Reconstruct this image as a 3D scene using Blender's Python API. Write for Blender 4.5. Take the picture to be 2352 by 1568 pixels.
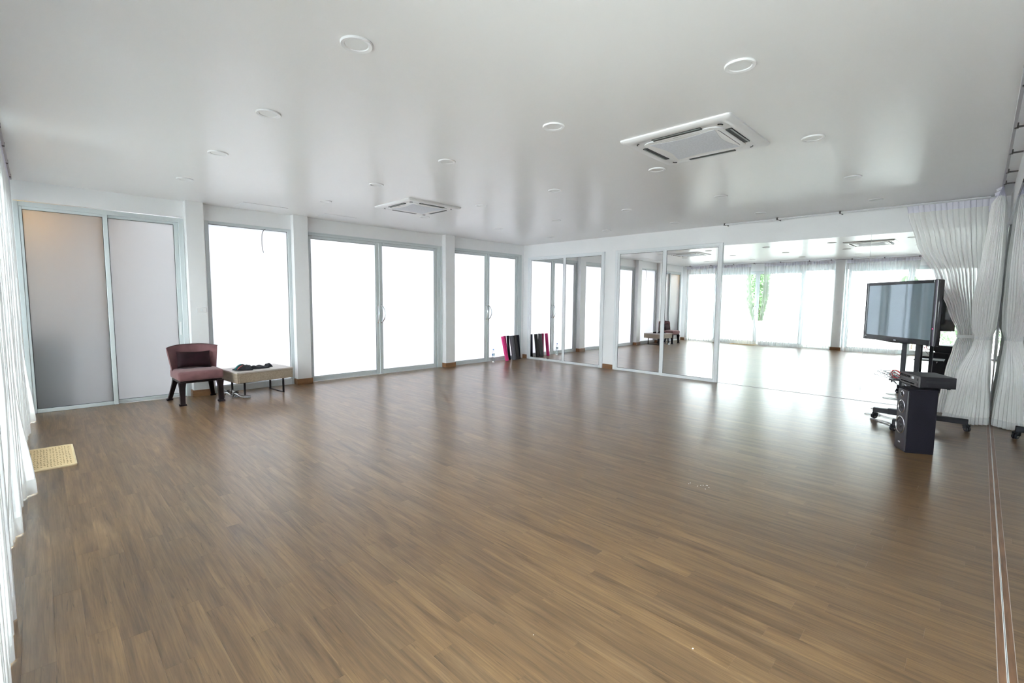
import bpy, bmesh, math, random
from mathutils import Vector, Matrix, noise

for _o in list(bpy.data.objects):
    bpy.data.objects.remove(_o)
S = bpy.context.scene
COL = S.collection
random.seed(7)
R90, R180 = math.pi / 2, math.pi

# ------------------------------------------------------------------ camera, world, exposure
cam_d = bpy.data.cameras.new('camera')
cam = bpy.data.objects.new('camera', cam_d)
COL.objects.link(cam)
cam_d.sensor_width = 36.0
cam_d.lens = 16.5445
cam_d.clip_start = 0.02
_R = Vector((0.7092776, 0.7048644, 0.0095663))
_U = Vector((-0.0677394, 0.0546431, 0.9962056))
_F = Vector((-0.7016671, 0.7072343, -0.0865042))
_m = Matrix((_R, _U, -_F)).transposed().to_4x4()
_m.translation = Vector((8.44276, -8.9173, 1.49134))
cam.matrix_world = _m
S.camera = cam

SKY = 9.0
w = bpy.data.worlds.new('overcast_sky')
S.world = w
w.use_nodes = True
bg = w.node_tree.nodes['Background']
bg.inputs[0].default_value = (0.945, 0.966, 1.0, 1)
bg.inputs[1].default_value = SKY
S.view_settings.view_transform = 'Standard'
S.view_settings.look = 'None'
S.view_settings.gamma = 1
S.view_settings.use_curve_mapping = False
S.view_settings.exposure = 1.2
try:
    S.cycles.max_bounces = 12
    S.cycles.diffuse_bounces = 6
    S.cycles.glossy_bounces = 6
    S.cycles.transmission_bounces = 6
    S.cycles.transparent_max_bounces = 14
    S.cycles.sample_clamp_indirect = 8
    S.cycles.caustics_refractive = False
except Exception:
    pass

# ------------------------------------------------------------------ materials
def mat(name, col, rough=0.5, metal=0.0, spec=0.5, ior=1.5, **kw):
    m = bpy.data.materials.new(name)
    m.use_nodes = True
    b = m.node_tree.nodes['Principled BSDF']
    b.inputs['Base Color'].default_value = (*col, 1)
    b.inputs['Roughness'].default_value = rough
    b.inputs['Metallic'].default_value = metal
    b.inputs['IOR'].default_value = ior
    b.inputs['Specular IOR Level'].default_value = spec
    for k, v in kw.items():
        b.inputs[k.replace('_', ' ')].default_value = v
    return m

def nd(m, t, **kw):
    n = m.node_tree.nodes.new(t)
    for k, v in kw.items():
        setattr(n, k, v)
    return n

def lk(m, a, b):
    m.node_tree.links.new(a, b)

def noisy(m, scale, amount, bump=0.0, stretch=(1, 1, 1), detail=4, coord='Object'):
    """Vary the base colour a little with noise and add fine relief."""
    b = m.node_tree.nodes['Principled BSDF']
    base = tuple(b.inputs['Base Color'].default_value)[:3]
    tc = nd(m, 'ShaderNodeTexCoord')
    mp = nd(m, 'ShaderNodeMapping')
    mp.inputs['Scale'].default_value = stretch
    nz = nd(m, 'ShaderNodeTexNoise')
    nz.inputs['Scale'].default_value = scale
    nz.inputs['Detail'].default_value = detail
    lk(m, tc.outputs[coord], mp.inputs[0])
    lk(m, mp.outputs[0], nz.inputs['Vector'])
    cr = nd(m, 'ShaderNodeValToRGB')
    cr.color_ramp.elements[0].position = 0.3
    cr.color_ramp.elements[1].position = 0.7
    cr.color_ramp.elements[0].color = (*[c * (1 - amount) for c in base], 1)
    cr.color_ramp.elements[1].color = (*[min(1, c * (1 + amount)) for c in base], 1)
    lk(m, nz.outputs[0], cr.inputs[0])
    lk(m, cr.outputs[0], b.inputs['Base Color'])
    if bump:
        bp = nd(m, 'ShaderNodeBump')
        bp.inputs['Strength'].default_value = bump
        bp.inputs['Distance'].default_value = 0.004
        lk(m, nz.outputs[0], bp.inputs['Height'])
        lk(m, bp.outputs[0], b.inputs['Normal'])
    return m

M = {}
M['wall'] = noisy(mat('white_wall_paint', (0.89, 0.895, 0.915), 0.5), 1.2, 0.012)
M['ceiling'] = noisy(mat('glossy_ceiling_paint', (0.86, 0.855, 0.865), 0.285, spec=0.5, ior=1.5), 0.7, 0.012, coord='Object')
M['frame'] = mat('white_aluminium', (0.66, 0.71, 0.73), 0.4)
M['frame_white'] = mat('white_mirror_frame', (0.82, 0.85, 0.88), 0.35)
M['seal'] = mat('dark_rubber_seal', (0.06, 0.08, 0.085), 0.6)
M['plastic'] = mat('white_plastic', (0.86, 0.86, 0.88), 0.35)
M['lamp_glass'] = mat('downlight_diffuser', (0.80, 0.81, 0.82), 0.35)
M['grille'] = noisy(mat('grey_filter_mesh', (0.76, 0.79, 0.86), 0.7), 60, 0.08)
M['slot'] = mat('dark_air_slot', (0.05, 0.055, 0.055), 0.6)
M['flap'] = mat('grey_louvre_flap', (0.33, 0.37, 0.36), 0.5)
M['chrome'] = mat('chrome', (0.75, 0.77, 0.78), 0.16, 1.0)
M['silver'] = mat('silver_leather', (0.40, 0.40, 0.42), 0.25, 0.8)
M['black_metal'] = mat('black_metal', (0.018, 0.016, 0.02), 0.4, 0.4)
M['stand'] = mat('dark_powder_coat', (0.020, 0.020, 0.028), 0.5, 0.0, spec=0.3)
M['black'] = mat('black_plastic', (0.012, 0.012, 0.017), 0.35)
M['vinyl'] = noisy(mat('black_speaker_vinyl', (0.010, 0.009, 0.017), 0.65, spec=0.25), 180, 0.3, 0.15)
M['baffle'] = mat('dark_grey_baffle', (0.055, 0.050, 0.058), 0.4)
M['cone'] = mat('speaker_cone', (0.028, 0.028, 0.036), 0.5)
M['amp'] = mat('charcoal_amplifier_case', (0.020, 0.018, 0.024), 0.55, spec=0.3)
M['amp_front'] = mat('grey_amplifier_front', (0.10, 0.095, 0.10), 0.4)
M['badge'] = mat('pale_badge', (0.75, 0.76, 0.8), 0.3)
M['screen'] = mat('glossy_television_screen', (0.36, 0.43, 0.47), 0.035, 0.75)
M['bezel'] = mat('gloss_black_bezel', (0.012, 0.012, 0.016), 0.08, 0.0, ior=1.7)
M['bezel_side'] = mat('violet_grey_bezel_edge', (0.13, 0.11, 0.15), 0.2, 0.3)
M['red'] = mat('red_cable_rubber', (0.45, 0.012, 0.02), 0.4)
M['cable'] = mat('grey_cable', (0.10, 0.11, 0.12), 0.5)
M['led'] = mat('red_indicator', (0.5, 0, 0.05), 0.3, Emission_Color=(1, 0.02, 0.15, 1), Emission_Strength=3)
M['mauve'] = noisy(mat('mauve_velour', (0.215, 0.105, 0.112), 0.85, spec=0.2, Sheen_Weight=0.2), 9, 0.16, 0.1)
M['mauve_dk'] = mat('mauve_piping', (0.12, 0.06, 0.065), 0.8)
M['cushion'] = noisy(mat('aubergine_cushion_cloth', (0.020, 0.006, 0.010), 0.75, spec=0.2, Sheen_Weight=0.0), 8, 0.4, 0.3)
M['dark_wood'] = noisy(mat('dark_stained_wood', (0.012, 0.006, 0.008), 0.45, spec=0.25), 12, 0.3)
M['oak_top'] = noisy(mat('pale_oak_top', (0.56, 0.50, 0.47), 0.35), 6, 0.10, 0, (1, 14, 1))
M['oak'] = noisy(mat('grey_oak_laminate', (0.36, 0.29, 0.22), 0.45), 5, 0.18, 0, (14, 1, 14))
M['cloth'] = noisy(mat('black_clothes', (0.006, 0.007, 0.012), 0.7), 14, 0.5, 0.3)
M['teal'] = mat('teal_trim', (0.02, 0.16, 0.17), 0.7)
M['coral'] = mat('coral_piping', (0.6, 0.13, 0.12), 0.6)
M['pink'] = noisy(mat('pink_foam', (0.78, 0.045, 0.25), 0.75), 60, 0.08)
M['magenta'] = noisy(mat('magenta_foam', (0.42, 0.012, 0.12), 0.75), 60, 0.08)
M['mat_grey'] = noisy(mat('charcoal_foam', (0.125, 0.128, 0.145), 0.85), 60, 0.12)
M['mat_dark'] = noisy(mat('dark_grey_foam', (0.060, 0.056, 0.058), 0.85), 60, 0.12)
M['mat_black'] = noisy(mat('black_foam', (0.010, 0.010, 0.018), 0.85), 60, 0.2)
M['mat_navy'] = noisy(mat('navy_foam', (0.006, 0.009, 0.022), 0.85), 60, 0.2)
M['bottle'] = mat('clear_bottle_plastic', (0.93, 0.96, 0.98), 0.08, ior=1.2, Transmission_Weight=0.9)
M['blue'] = mat('blue_bottle_label', (0.08, 0.25, 0.55), 0.4)
M['sky_label'] = mat('pale_label', (0.65, 0.82, 0.9), 0.4)
M['rail'] = mat('grey_curtain_track', (0.42, 0.40, 0.43), 0.4, 0.2)
M['rail_white'] = mat('white_curtain_track', (0.8, 0.8, 0.83), 0.4)
M['clip'] = mat('dark_track_clip', (0.07, 0.06, 0.06), 0.5)
M['base_wood'] = noisy(mat('orange_brown_skirting', (0.26, 0.135, 0.065), 0.4), 5, 0.2, 0, (1, 1, 9))
M['strip_wood'] = noisy(mat('red_brown_edge_strip', (0.25, 0.135, 0.075), 0.35), 9, 0.28, 0, (7, 0.7, 1))
M['bead'] = mat('white_silicone_bead', (0.85, 0.86, 0.86), 0.3)
M['crumb'] = mat('white_plaster_crumb', (0.9, 0.9, 0.88), 0.8)
M['concrete'] = noisy(mat('pale_concrete', (0.62, 0.62, 0.60), 0.8), 0.6, 0.06)
M['ochre'] = noisy(mat('ochre_painted_wall', (0.66, 0.36, 0.06), 0.7), 1.5, 0.08)
M['store_grey'] = mat('grey_store_wall', (0.36, 0.37, 0.39), 0.7)
M['dark_box'] = mat('dark_cabinet', (0.03, 0.035, 0.05), 0.6)
M['leaf'] = noisy(mat('green_leaf', (0.11, 0.19, 0.085), 0.6), 2.0, 0.5, coord='Object')
M['bark'] = noisy(mat('bark', (0.10, 0.07, 0.05), 0.8), 8, 0.3)
M['mirror'] = mat('silvered_mirror', (0.895, 0.90, 0.895), 0.0, 1.0)
M['mirror_big'] = mat('silvered_wall_mirror', (0.93, 0.955, 0.945), 0.0, 1.0)
M['doormat'] = mat('cream_woven_mat', (0.80, 0.62, 0.36), 0.8)
M['doormat_dk'] = mat('brown_mat_thread', (0.42, 0.29, 0.14), 0.8)
M['doormat_edge'] = mat('cream_mat_binding', (0.80, 0.66, 0.42), 0.8)

def frosted(name, tint, t=0.5, body=(0.62, 0.64, 0.68)):
    """Frosted glass: daylight from outside scattered through, a soft sheen on top."""
    m = bpy.data.materials.new(name)
    m.use_nodes = True
    nt = m.node_tree
    nt.nodes.clear()
    out = nd(m, 'ShaderNodeOutputMaterial')
    tr = nd(m, 'ShaderNodeBsdfTranslucent')
    tr.inputs[0].default_value = (*tint, 1)
    df = nd(m, 'ShaderNodeBsdfDiffuse')
    df.inputs[0].default_value = (*body, 1)
    mx = nd(m, 'ShaderNodeMixShader')
    mx.inputs[0].default_value = 1 - t
    lk(m, tr.outputs[0], mx.inputs[1])
    lk(m, df.outputs[0], mx.inputs[2])
    gs = nd(m, 'ShaderNodeBsdfGlossy')
    gs.inputs[0].default_value = (1, 1, 1, 1)
    gs.inputs['Roughness'].default_value = 0.25
    fr = nd(m, 'ShaderNodeFresnel')
    fr.inputs[0].default_value = 1.4
    m2 = nd(m, 'ShaderNodeMixShader')
    lk(m, fr.outputs[0], m2.inputs[0])
    lk(m, mx.outputs[0], m2.inputs[1])
    lk(m, gs.outputs[0], m2.inputs[2])
    lk(m, m2.outputs[0], out.inputs[0])
    return m
M['frost'] = frosted('frosted_glass', (0.975, 0.98, 1.0), 0.33)
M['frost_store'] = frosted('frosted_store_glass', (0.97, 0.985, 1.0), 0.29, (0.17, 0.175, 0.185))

def clear_glass(name):
    m = bpy.data.materials.new(name)
    m.use_nodes = True
    m.node_tree.nodes.clear()
    out = nd(m, 'ShaderNodeOutputMaterial')
    tr = nd(m, 'ShaderNodeBsdfTransparent')
    tr.inputs[0].default_value = (0.93, 0.97, 0.96, 1)
    gs = nd(m, 'ShaderNodeBsdfGlossy')
    gs.inputs['Roughness'].default_value = 0.02
    fr = nd(m, 'ShaderNodeFresnel')
    fr.inputs[0].default_value = 1.35
    mx = nd(m, 'ShaderNodeMixShader')
    lk(m, fr.outputs[0], mx.inputs[0])
    lk(m, tr.outputs[0], mx.inputs[1])
    lk(m, gs.outputs[0], mx.inputs[2])
    lk(m, mx.outputs[0], out.inputs[0])
    return m
M['glass'] = clear_glass('clear_window_glass')

def sheer(name, col, see, trans=0.55):
    """Voile: part open weave (see-through), part thread that both reflects and passes light."""
    m = bpy.data.materials.new(name)
    m.use_nodes = True
    m.node_tree.nodes.clear()
    out = nd(m, 'ShaderNodeOutputMaterial')
    df = nd(m, 'ShaderNodeBsdfDiffuse')
    df.inputs[0].default_value = (*col, 1)
    tl = nd(m, 'ShaderNodeBsdfTranslucent')
    tl.inputs[0].default_value = (*col, 1)
    mx = nd(m, 'ShaderNodeMixShader')
    mx.inputs[0].default_value = trans
    lk(m, df.outputs[0], mx.inputs[1])
    lk(m, tl.outputs[0], mx.inputs[2])
    tp = nd(m, 'ShaderNodeBsdfTransparent')
    # threads overlap more at grazing view, so the weave closes up
    lw = nd(m, 'ShaderNodeLayerWeight')
    lw.inputs[0].default_value = 0.35
    mr = nd(m, 'ShaderNodeMapRange')
    mr.inputs[1].default_value = 0.0
    mr.inputs[2].default_value = 0.5
    mr.inputs[3].default_value = see
    mr.inputs[4].default_value = 0.0
    lk(m, lw.outputs['Facing'], mr.inputs[0])
    m2 = nd(m, 'ShaderNodeMixShader')
    lk(m, mr.outputs[0], m2.inputs[0])
    lk(m, mx.outputs[0], m2.inputs[1])
    lk(m, tp.outputs[0], m2.inputs[2])
    lk(m, m2.outputs[0], out.inputs[0])
    return m
M['voile'] = sheer('white_voile', (0.86, 0.87, 0.885), 0.50, 0.04)
M['voile_tied'] = sheer('white_voile_tied', (0.985, 0.985, 0.98), 0.26, 0.12)
M['voile_dense'] = sheer('white_voile_doubled', (0.985, 0.985, 0.98), 0.0, 0.12)
M['header'] = sheer('lilac_white_header_tape', (0.80, 0.79, 0.88), 0.03, 0.10)
M['hem'] = sheer('white_voile_hem', (0.94, 0.95, 0.96), 0.15, 0.08)

def floor_material():
    m = mat('brown_wood_vinyl', (0.3, 0.18, 0.1), 0.276, spec=0.5, ior=1.78)
    nt = m.node_tree
    b = nt.nodes['Principled BSDF']
    geo = nd(m, 'ShaderNodeNewGeometry')
    oi = nd(m, 'ShaderNodeObjectInfo')
    add = nd(m, 'ShaderNodeMath', operation='ADD')
    fr = nd(m, 'ShaderNodeMath', operation='FRACT')
    lk(m, oi.outputs['Random'], add.inputs[0])
    lk(m, geo.outputs['Random Per Island'], add.inputs[1])
    lk(m, add.outputs[0], fr.inputs[0])
    # shift the grain from plank to plank
    mul = nd(m, 'ShaderNodeMath', operation='MULTIPLY')
    mul.inputs[1].default_value = 41.0
    lk(m, fr.outputs[0], mul.inputs[0])
    cx = nd(m, 'ShaderNodeCombineXYZ')
    lk(m, mul.outputs[0], cx.inputs[0])
    lk(m, mul.outputs[0], cx.inputs[1])
    lk(m, mul.outputs[0], cx.inputs[2])
    va = nd(m, 'ShaderNodeVectorMath', operation='ADD')
    lk(m, geo.outputs['Position'], va.inputs[0])
    lk(m, cx.outputs[0], va.inputs[1])
    def nz(sx, sy, scale, det, dist=0.0, rough=0.55):
        mp = nd(m, 'ShaderNodeMapping')
        mp.inputs['Scale'].default_value = (sx, sy, 1)
        n = nd(m, 'ShaderNodeTexNoise')
        n.inputs['Scale'].default_value = scale
        n.inputs['Detail'].default_value = det
        n.inputs['Roughness'].default_value = rough
        n.inputs['Distortion'].default_value = dist
        lk(m, va.outputs[0], mp.inputs[0])
        lk(m, mp.outputs[0], n.inputs['Vector'])
        return n
    broad = nz(0.9, 9, 1.4, 4, 1.2)
    fine = nz(1.2, 38, 2.6, 3, 0.7, 0.6)
    crack = nz(1.1, 17, 2.1, 3, 2.0)
    r1 = nd(m, 'ShaderNodeValToRGB')
    e = r1.color_ramp.elements
    e[0].position, e[0].color = 0.28, (0.125, 0.076, 0.041, 1)
    e[1].position, e[1].color = 0.72, (0.280, 0.180, 0.092, 1)
    k = e.new(0.5); k.color = (0.205, 0.126, 0.064, 1)
    lk(m, broad.outputs[0], r1.inputs[0])
    r2 = nd(m, 'ShaderNodeValToRGB')
    e = r2.color_ramp.elements
    e[0].position, e[0].color = 0.30, (0.72, 0.715, 0.71, 1)
    e[1].position, e[1].color = 0.68, (1.22, 1.21, 1.18, 1)
    lk(m, fine.outputs[0], r2.inputs[0])
    mx = nd(m, 'ShaderNodeMixRGB', blend_type='MULTIPLY')
    mx.inputs[0].default_value = 1
    lk(m, r1.outputs[0], mx.inputs[1])
    lk(m, r2.outputs[0], mx.inputs[2])
    # thin dark checks in the wood
    r3 = nd(m, 'ShaderNodeValToRGB')
    e = r3.color_ramp.elements
    e[0].position, e[0].color = 0.295, (0.55, 0.53, 0.52, 1)
    e[1].position, e[1].color = 0.36, (1, 1, 1, 1)
    lk(m, crack.outputs[0], r3.inputs[0])
    mx2 = nd(m, 'ShaderNodeMixRGB', blend_type='MULTIPLY')
    mx2.inputs[0].default_value = 0.9
    lk(m, mx.outputs[0], mx2.inputs[1])
    lk(m, r3.outputs[0], mx2.inputs[2])
    # tone of each plank
    r4 = nd(m, 'ShaderNodeValToRGB')
    e = r4.color_ramp.elements
    e[0].position, e[0].color = 0.0, (0.90, 0.90, 0.92, 1)
    e[1].position, e[1].color = 1.0, (1.09, 1.06, 1.0, 1)
    lk(m, fr.outputs[0], r4.inputs[0])
    mx3 = nd(m, 'ShaderNodeMixRGB', blend_type='MULTIPLY')
    mx3.inputs[0].default_value = 1
    lk(m, mx2.outputs[0], mx3.inputs[1])
    lk(m, r4.outputs[0], mx3.inputs[2])
    lk(m, mx3.outputs[0], b.inputs['Base Color'])
    return m
M['floor'] = floor_material()
M['subfloor'] = mat('dark_subfloor', (0.12, 0.07, 0.04), 0.5)

# ------------------------------------------------------------------ mesh helpers
class MB:
    def __init__(self):
        self.bm = bmesh.new()
    def box(self, lo, hi, bevel=0.0, rot=None, seg=1):
        c = [(lo[i] + hi[i]) / 2 for i in range(3)]
        s = [abs(hi[i] - lo[i]) for i in range(3)]
        r = bmesh.ops.create_cube(self.bm, size=1)
        vs = r['verts']
        bmesh.ops.scale(self.bm, vec=s, verts=vs)
        if bevel:
            es = list({e for v in vs for e in v.link_edges})
            g = bmesh.ops.bevel(self.bm, geom=es, offset=min(bevel, min(s) * 0.45), segments=seg, affect='EDGES', profile=0.5)
            vs = list({v for f in g['faces'] for v in f.verts} | {v for v in vs if v.is_valid})
        if rot:
            bmesh.ops.rotate(self.bm, cent=(0, 0, 0), matrix=rot, verts=vs)
        bmesh.ops.translate(self.bm, vec=c, verts=vs)
        return self
    def prism(self, pts, z0, z1):
        """Extrude a convex or simple outline (x, y) between two heights."""
        a = [self.bm.verts.new((x, y, z0)) for x, y in pts]
        b = [self.bm.verts.new((x, y, z1)) for x, y in pts]
        n = len(pts)
        self.bm.faces.new(a[::-1]); self.bm.faces.new(b)
        for i in range(n):
            j = (i + 1) % n
            self.bm.faces.new((a[i], a[j], b[j], b[i]))
        return self
    def loft(self, rings, cap=True, closed=True):
        rv = [[self.bm.verts.new(p) for p in r] for r in rings]
        n = len(rings[0])
        for i in range(len(rv) - 1):
            for j in range(n if closed else n - 1):
                k = (j + 1) % n
                self.bm.faces.new((rv[i][j], rv[i][k], rv[i + 1][k], rv[i + 1][j]))
        if cap:
            self.bm.faces.new(rv[0][::-1]); self.bm.faces.new(rv[-1])
        return self
    def lathe(self, prof, seg=24, center=(0, 0, 0), cap=True, mtx=None):
        rings = []
        for r, z in prof:
            ring = []
            for k in range(seg):
                a = 2 * math.pi * k / seg
                p = Vector((r * math.cos(a), r * math.sin(a), z))
                if mtx is not None:
                    p = mtx @ p
                ring.append(p + Vector(center))
            rings.append(ring)
        return self.loft(rings, cap)
    def tube(self, pts, r, seg=8, radii=None):
        pts = [Vector(p) for p in pts]
        rings = []
        up = Vector((0, 0, 1))
        prev = None
        for i, p in enumerate(pts):
            d = (pts[min(i + 1, len(pts) - 1)] - pts[max(i - 1, 0)]).normalized()
            if prev is None:
                a = up if abs(d.z) < 0.9 else Vector((1, 0, 0))
                n = d.cross(a).normalized()
            else:
                n = (prev - d * prev.dot(d)).normalized()
            prev = n
            bn = d.cross(n)
            rr = radii[i] if radii else r
            rings.append([p + n * rr * math.cos(2 * math.pi * k / seg) + bn * rr * math.sin(2 * math.pi * k / seg) for k in range(seg)])
        return self.loft(rings)
    def done(self, name, m, parent=None, smooth=False, loc=None, rz=0.0):
        bmesh.ops.recalc_face_normals(self.bm, faces=self.bm.faces[:])
        me = bpy.data.meshes.new(name)
        self.bm.to_mesh(me); self.bm.free()
        me.materials.append(m)
        if smooth:
            for p in me.polygons:
                p.use_smooth = True
            try:
                me.set_sharp_from_angle(angle=math.radians(42))
            except Exception:
                pass
        o = bpy.data.objects.new(name, me)
        COL.objects.link(o)
        if parent is not None:
            o.parent = parent
        if loc is not None:
            o.location = loc
        o.rotation_euler[2] = rz
        return o

def thing(name, label, cat, loc=(0, 0, 0), rz=0.0, group=None):
    o = bpy.data.objects.new(name, None)
    o.empty_display_size = 0.1
    COL.objects.link(o)
    o.location = loc
    o.rotation_euler = (0, 0, rz)
    o['label'] = label; o['category'] = cat
    if group: o['group'] = group
    return o

def tag(o, label, cat, group=None):
    o['label'] = label; o['category'] = cat
    if group: o['group'] = group
    return o

def struct(o, label=None):
    o['kind'] = 'structure'
    if label: o['label'] = label
    return o

def sempty(name, loc, rz=0.0, label=None):
    o = bpy.data.objects.new(name, None)
    o.empty_display_size = 0.1
    COL.objects.link(o)
    o.location = loc; o.rotation_euler = (0, 0, rz)
    return struct(o, label)

def bezier_pts(ctrl, n=24):
    """Catmull-Rom through the given points."""
    P = [Vector(c) for c in ctrl]
    P = [P[0]] + P + [P[-1]]
    out = []
    segs = len(P) - 3
    for s in range(segs):
        a, b, c, d = P[s:s + 4]
        k = max(2, n // segs)
        for i in range(k):
            t = i / k
            out.append(0.5 * ((2 * b) + (c - a) * t + (2 * a - 5 * b + 4 * c - d) * t * t + (3 * b - a - 3 * c + d) * t ** 3))
    out.append(P[-2])
    return out

W, L, H = 8.62, 9.22, 2.9      # room: frosted wall x=0, mirror wall x=W, back wall y=0, curtain wall y=-L

# ------------------------------------------------------------------ setting: floor
floor = MB().box((-0.15, -L - 0.15, -0.12), (W + 0.15, 0.15, -0.004)).done('floor', M['subfloor'])
struct(floor, 'brown wood-look vinyl plank floor')
PW, PL, G = 0.1016, 0.915, 0.0001
def plank_bm(bm, x0, x1, y0, y1):
    c = 0.0002
    z = 0.0
    lo = [bm.verts.new(p) for p in ((x0, y0, -0.004), (x1, y0, -0.004), (x1, y1, -0.004), (x0, y1, -0.004))]
    mi = [bm.verts.new(p) for p in ((x0, y0, z - c), (x1, y0, z - c), (x1, y1, z - c), (x0, y1, z - c))]
    hi = [bm.verts.new(p) for p in ((x0 + c, y0 + c, z), (x1 - c, y0 + c, z), (x1 - c, y1 - c, z), (x0 + c, y1 - c, z))]
    for A, B in ((lo, mi), (mi, hi)):
        for i in range(4):
            j = (i + 1) % 4
            bm.faces.new((A[i], A[j], B[j], B[i]))
    bm.faces.new(hi)
planks = []
ny = int(L / PW) + 1
for r in range(ny):
    y1 = -r * PW; y0 = max(-L, y1 - PW)
    if y1 - y0 < 0.01: continue
    x = -((r * 0.347 + 0.13 * math.sin(r * 2.1)) % 1.0) * PL
    while x < W:
        a, b_ = max(0.0, x), min(W, x + PL)
        if b_ - a > 0.03:
            planks.append((a + G, b_ - G, y0 + G, y1 - G))
        x += PL
def seen_size(p):
    cx, cy = (p[0] + p[1]) / 2, (p[2] + p[3]) / 2
    d = Vector((cx, cy, 0)) - cam.matrix_world.translation
    depth = d.dot(_F)
    if depth < 0.5: return 0
    u = 1176 + 1080.9 * d.dot(_R) / depth; v = 784 - 1080.9 * d.dot(_U) / depth
    if not (-150 < u < 2500 and v < 1750): return 0
    return (p[1] - p[0]) / depth ** 3
planks.sort(key=seen_size, reverse=True)
pm = {}
for i, p in enumerate(planks[:300]):
    ln = round(p[1] - p[0], 3), round(p[3] - p[2], 3)
    if ln not in pm:
        bm = bmesh.new()
        plank_bm(bm, -(p[1] - p[0]) / 2, (p[1] - p[0]) / 2, -(p[3] - p[2]) / 2, (p[3] - p[2]) / 2)
        me = bpy.data.meshes.new('plank'); bm.to_mesh(me); bm.free()
        me.materials.append(M['floor']); pm[ln] = me
    o = bpy.data.objects.new('plank', pm[ln])
    COL.objects.link(o); o.parent = floor
    o.location = ((p[0] + p[1]) / 2, (p[2] + p[3]) / 2, 0)
bm = bmesh.new()
for p in planks[300:]:
    plank_bm(bm, *p)
me = bpy.data.meshes.new('far_planks'); bm.to_mesh(me); bm.free(); me.materials.append(M['floor'])
o = bpy.data.objects.new('far_planks', me); COL.objects.link(o); o.parent = floor; o['kind'] = 'stuff'

# ------------------------------------------------------------------ setting: ceiling, walls
ceil = struct(MB().box((-0.15, -L - 0.15, H), (W + 0.15, 0.15, H + 0.2)).done('ceiling', M['ceiling']), 'glossy white painted ceiling')
for (x0, x1, y0, y1) in ((0.13, 0.64, -6.70, -6.06), (0.24, 0.63, -5.48, -4.91)):
    MB().box((x0, y0, H - 0.006), (x1, y1, H), 0.002).done('access_panel', M['plastic'], ceil)

def wall_boxes(name, boxes, label):
    b = MB()
    for lo, hi in boxes:
        b.box(lo, hi)
    return struct(b.done(name, M['wall']), label)

wl = wall_boxes('wall_left', [((-0.15, -L - .15, 2.66), (0, 0.0, H)),
    ((-0.15, -7.33, 0), (0, -7.06, 2.66)), ((-0.15, -5.80, 0), (0, -5.56, 2.66)), ((-0.15, -2.61, 0), (0, -2.354, 2.66)),
    ((-0.15, -0.09, 0), (0, 0, 2.66)), ((-0.15, -L - .15, 0), (0, -9.06, 2.66))], 'white wall of frosted glass doors')
for (y0, y1) in ((-7.322, -7.094), (-5.80, -5.556), (-2.607, -2.354)):
    MB().box((0.0, y0, 0), (0.13, y1, H), 0.004).done('column', M['wall'], wl)
wb = wall_boxes('wall_back', [((-0.15, 0, 0), (W + 0.15, 0.15, H))], 'white wall carrying the mirrors')
wr = wall_boxes('wall_right', [((W + 0.006, -L - .15, 0), (W + 0.15, 0, H))], 'white wall covered by mirrors on the right')
wf = wall_boxes('wall_front', [((0, -L - 0.15, 2.62), (W, -L, H)), ((0, -L - 0.15, 0), (0.2, -L, 2.62)),
    ((5.07, -L - 0.15, 0), (5.33, -L, 2.62)), ((8.55, -L - 0.15, 0), (W, -L, 2.62))], 'white wall of windows behind sheer curtains')
MB().box((5.07, -L, 0), (5.33, -L + 0.1, H), 0.004).done('column', M['wall'], wf)

def skirting(name, boxes):
    for lo, hi in boxes:
        struct(MB().box(lo, hi, 0.003).done(name, M['base_wood']))
skirting('baseboard_left', [((0, -7.337, 0), (0.145, -7.079, 0.1)), ((0, -5.815, 0), (0.145, -5.541, 0.1)), ((0, -2.622, 0), (0.145, -2.339, 0.1))])
skirting('baseboard_back', [((0.0, -0.018, 0), (0.17, 0, 0.1)), ((2.485, -0.018, 0), (2.755, 0, 0.1))])
skirting('baseboard_front', [((5.055, -L, 0), (5.345, -L + 0.115, 0.1)), ((0.0, -L, 0), (0.2, -L + 0.02, 0.1))])

# ------------------------------------------------------------------ doors and windows (local x along the wall, -y into the room)
def rect_ring(b, x0, x1, z0, z1, wl_, wr_, wt, wb_, y0, y1, bev=0.004):
    b.box((x0, y0, z0), (x0 + wl_, y1, z1), bev)
    b.box((x1 - wr_, y0, z0), (x1, y1, z1), bev)
    b.box((x0 + wl_, y0, z1 - wt), (x1 - wr_, y1, z1), bev)
    if wb_ > 0:
        b.box((x0 + wl_, y0, z0), (x1 - wr_, y1, z0 + wb_), bev)

def d_handle(parent, x, z0, z1, y, side):
    b = MB()
    h = z1 - z0
    pts = []
    for i in range(15):
        t = i / 14
        pts.append((x + side * 0.055 * math.sin(math.pi * t) ** 0.6, y - 0.005 - 0.055 * math.sin(math.pi * t) ** 0.5, z0 + h * t))
    b.tube(pts, 0.011, 8)
    for z in (z0, z1):
        b.lathe([(0.019, 0), (0.019, 0.012), (0.012, 0.016)], 12, (x, y, z), mtx=Matrix.Rotation(math.pi / 2, 3, 'X'))
    b.done('handle', M['chrome'], parent, True)

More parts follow.
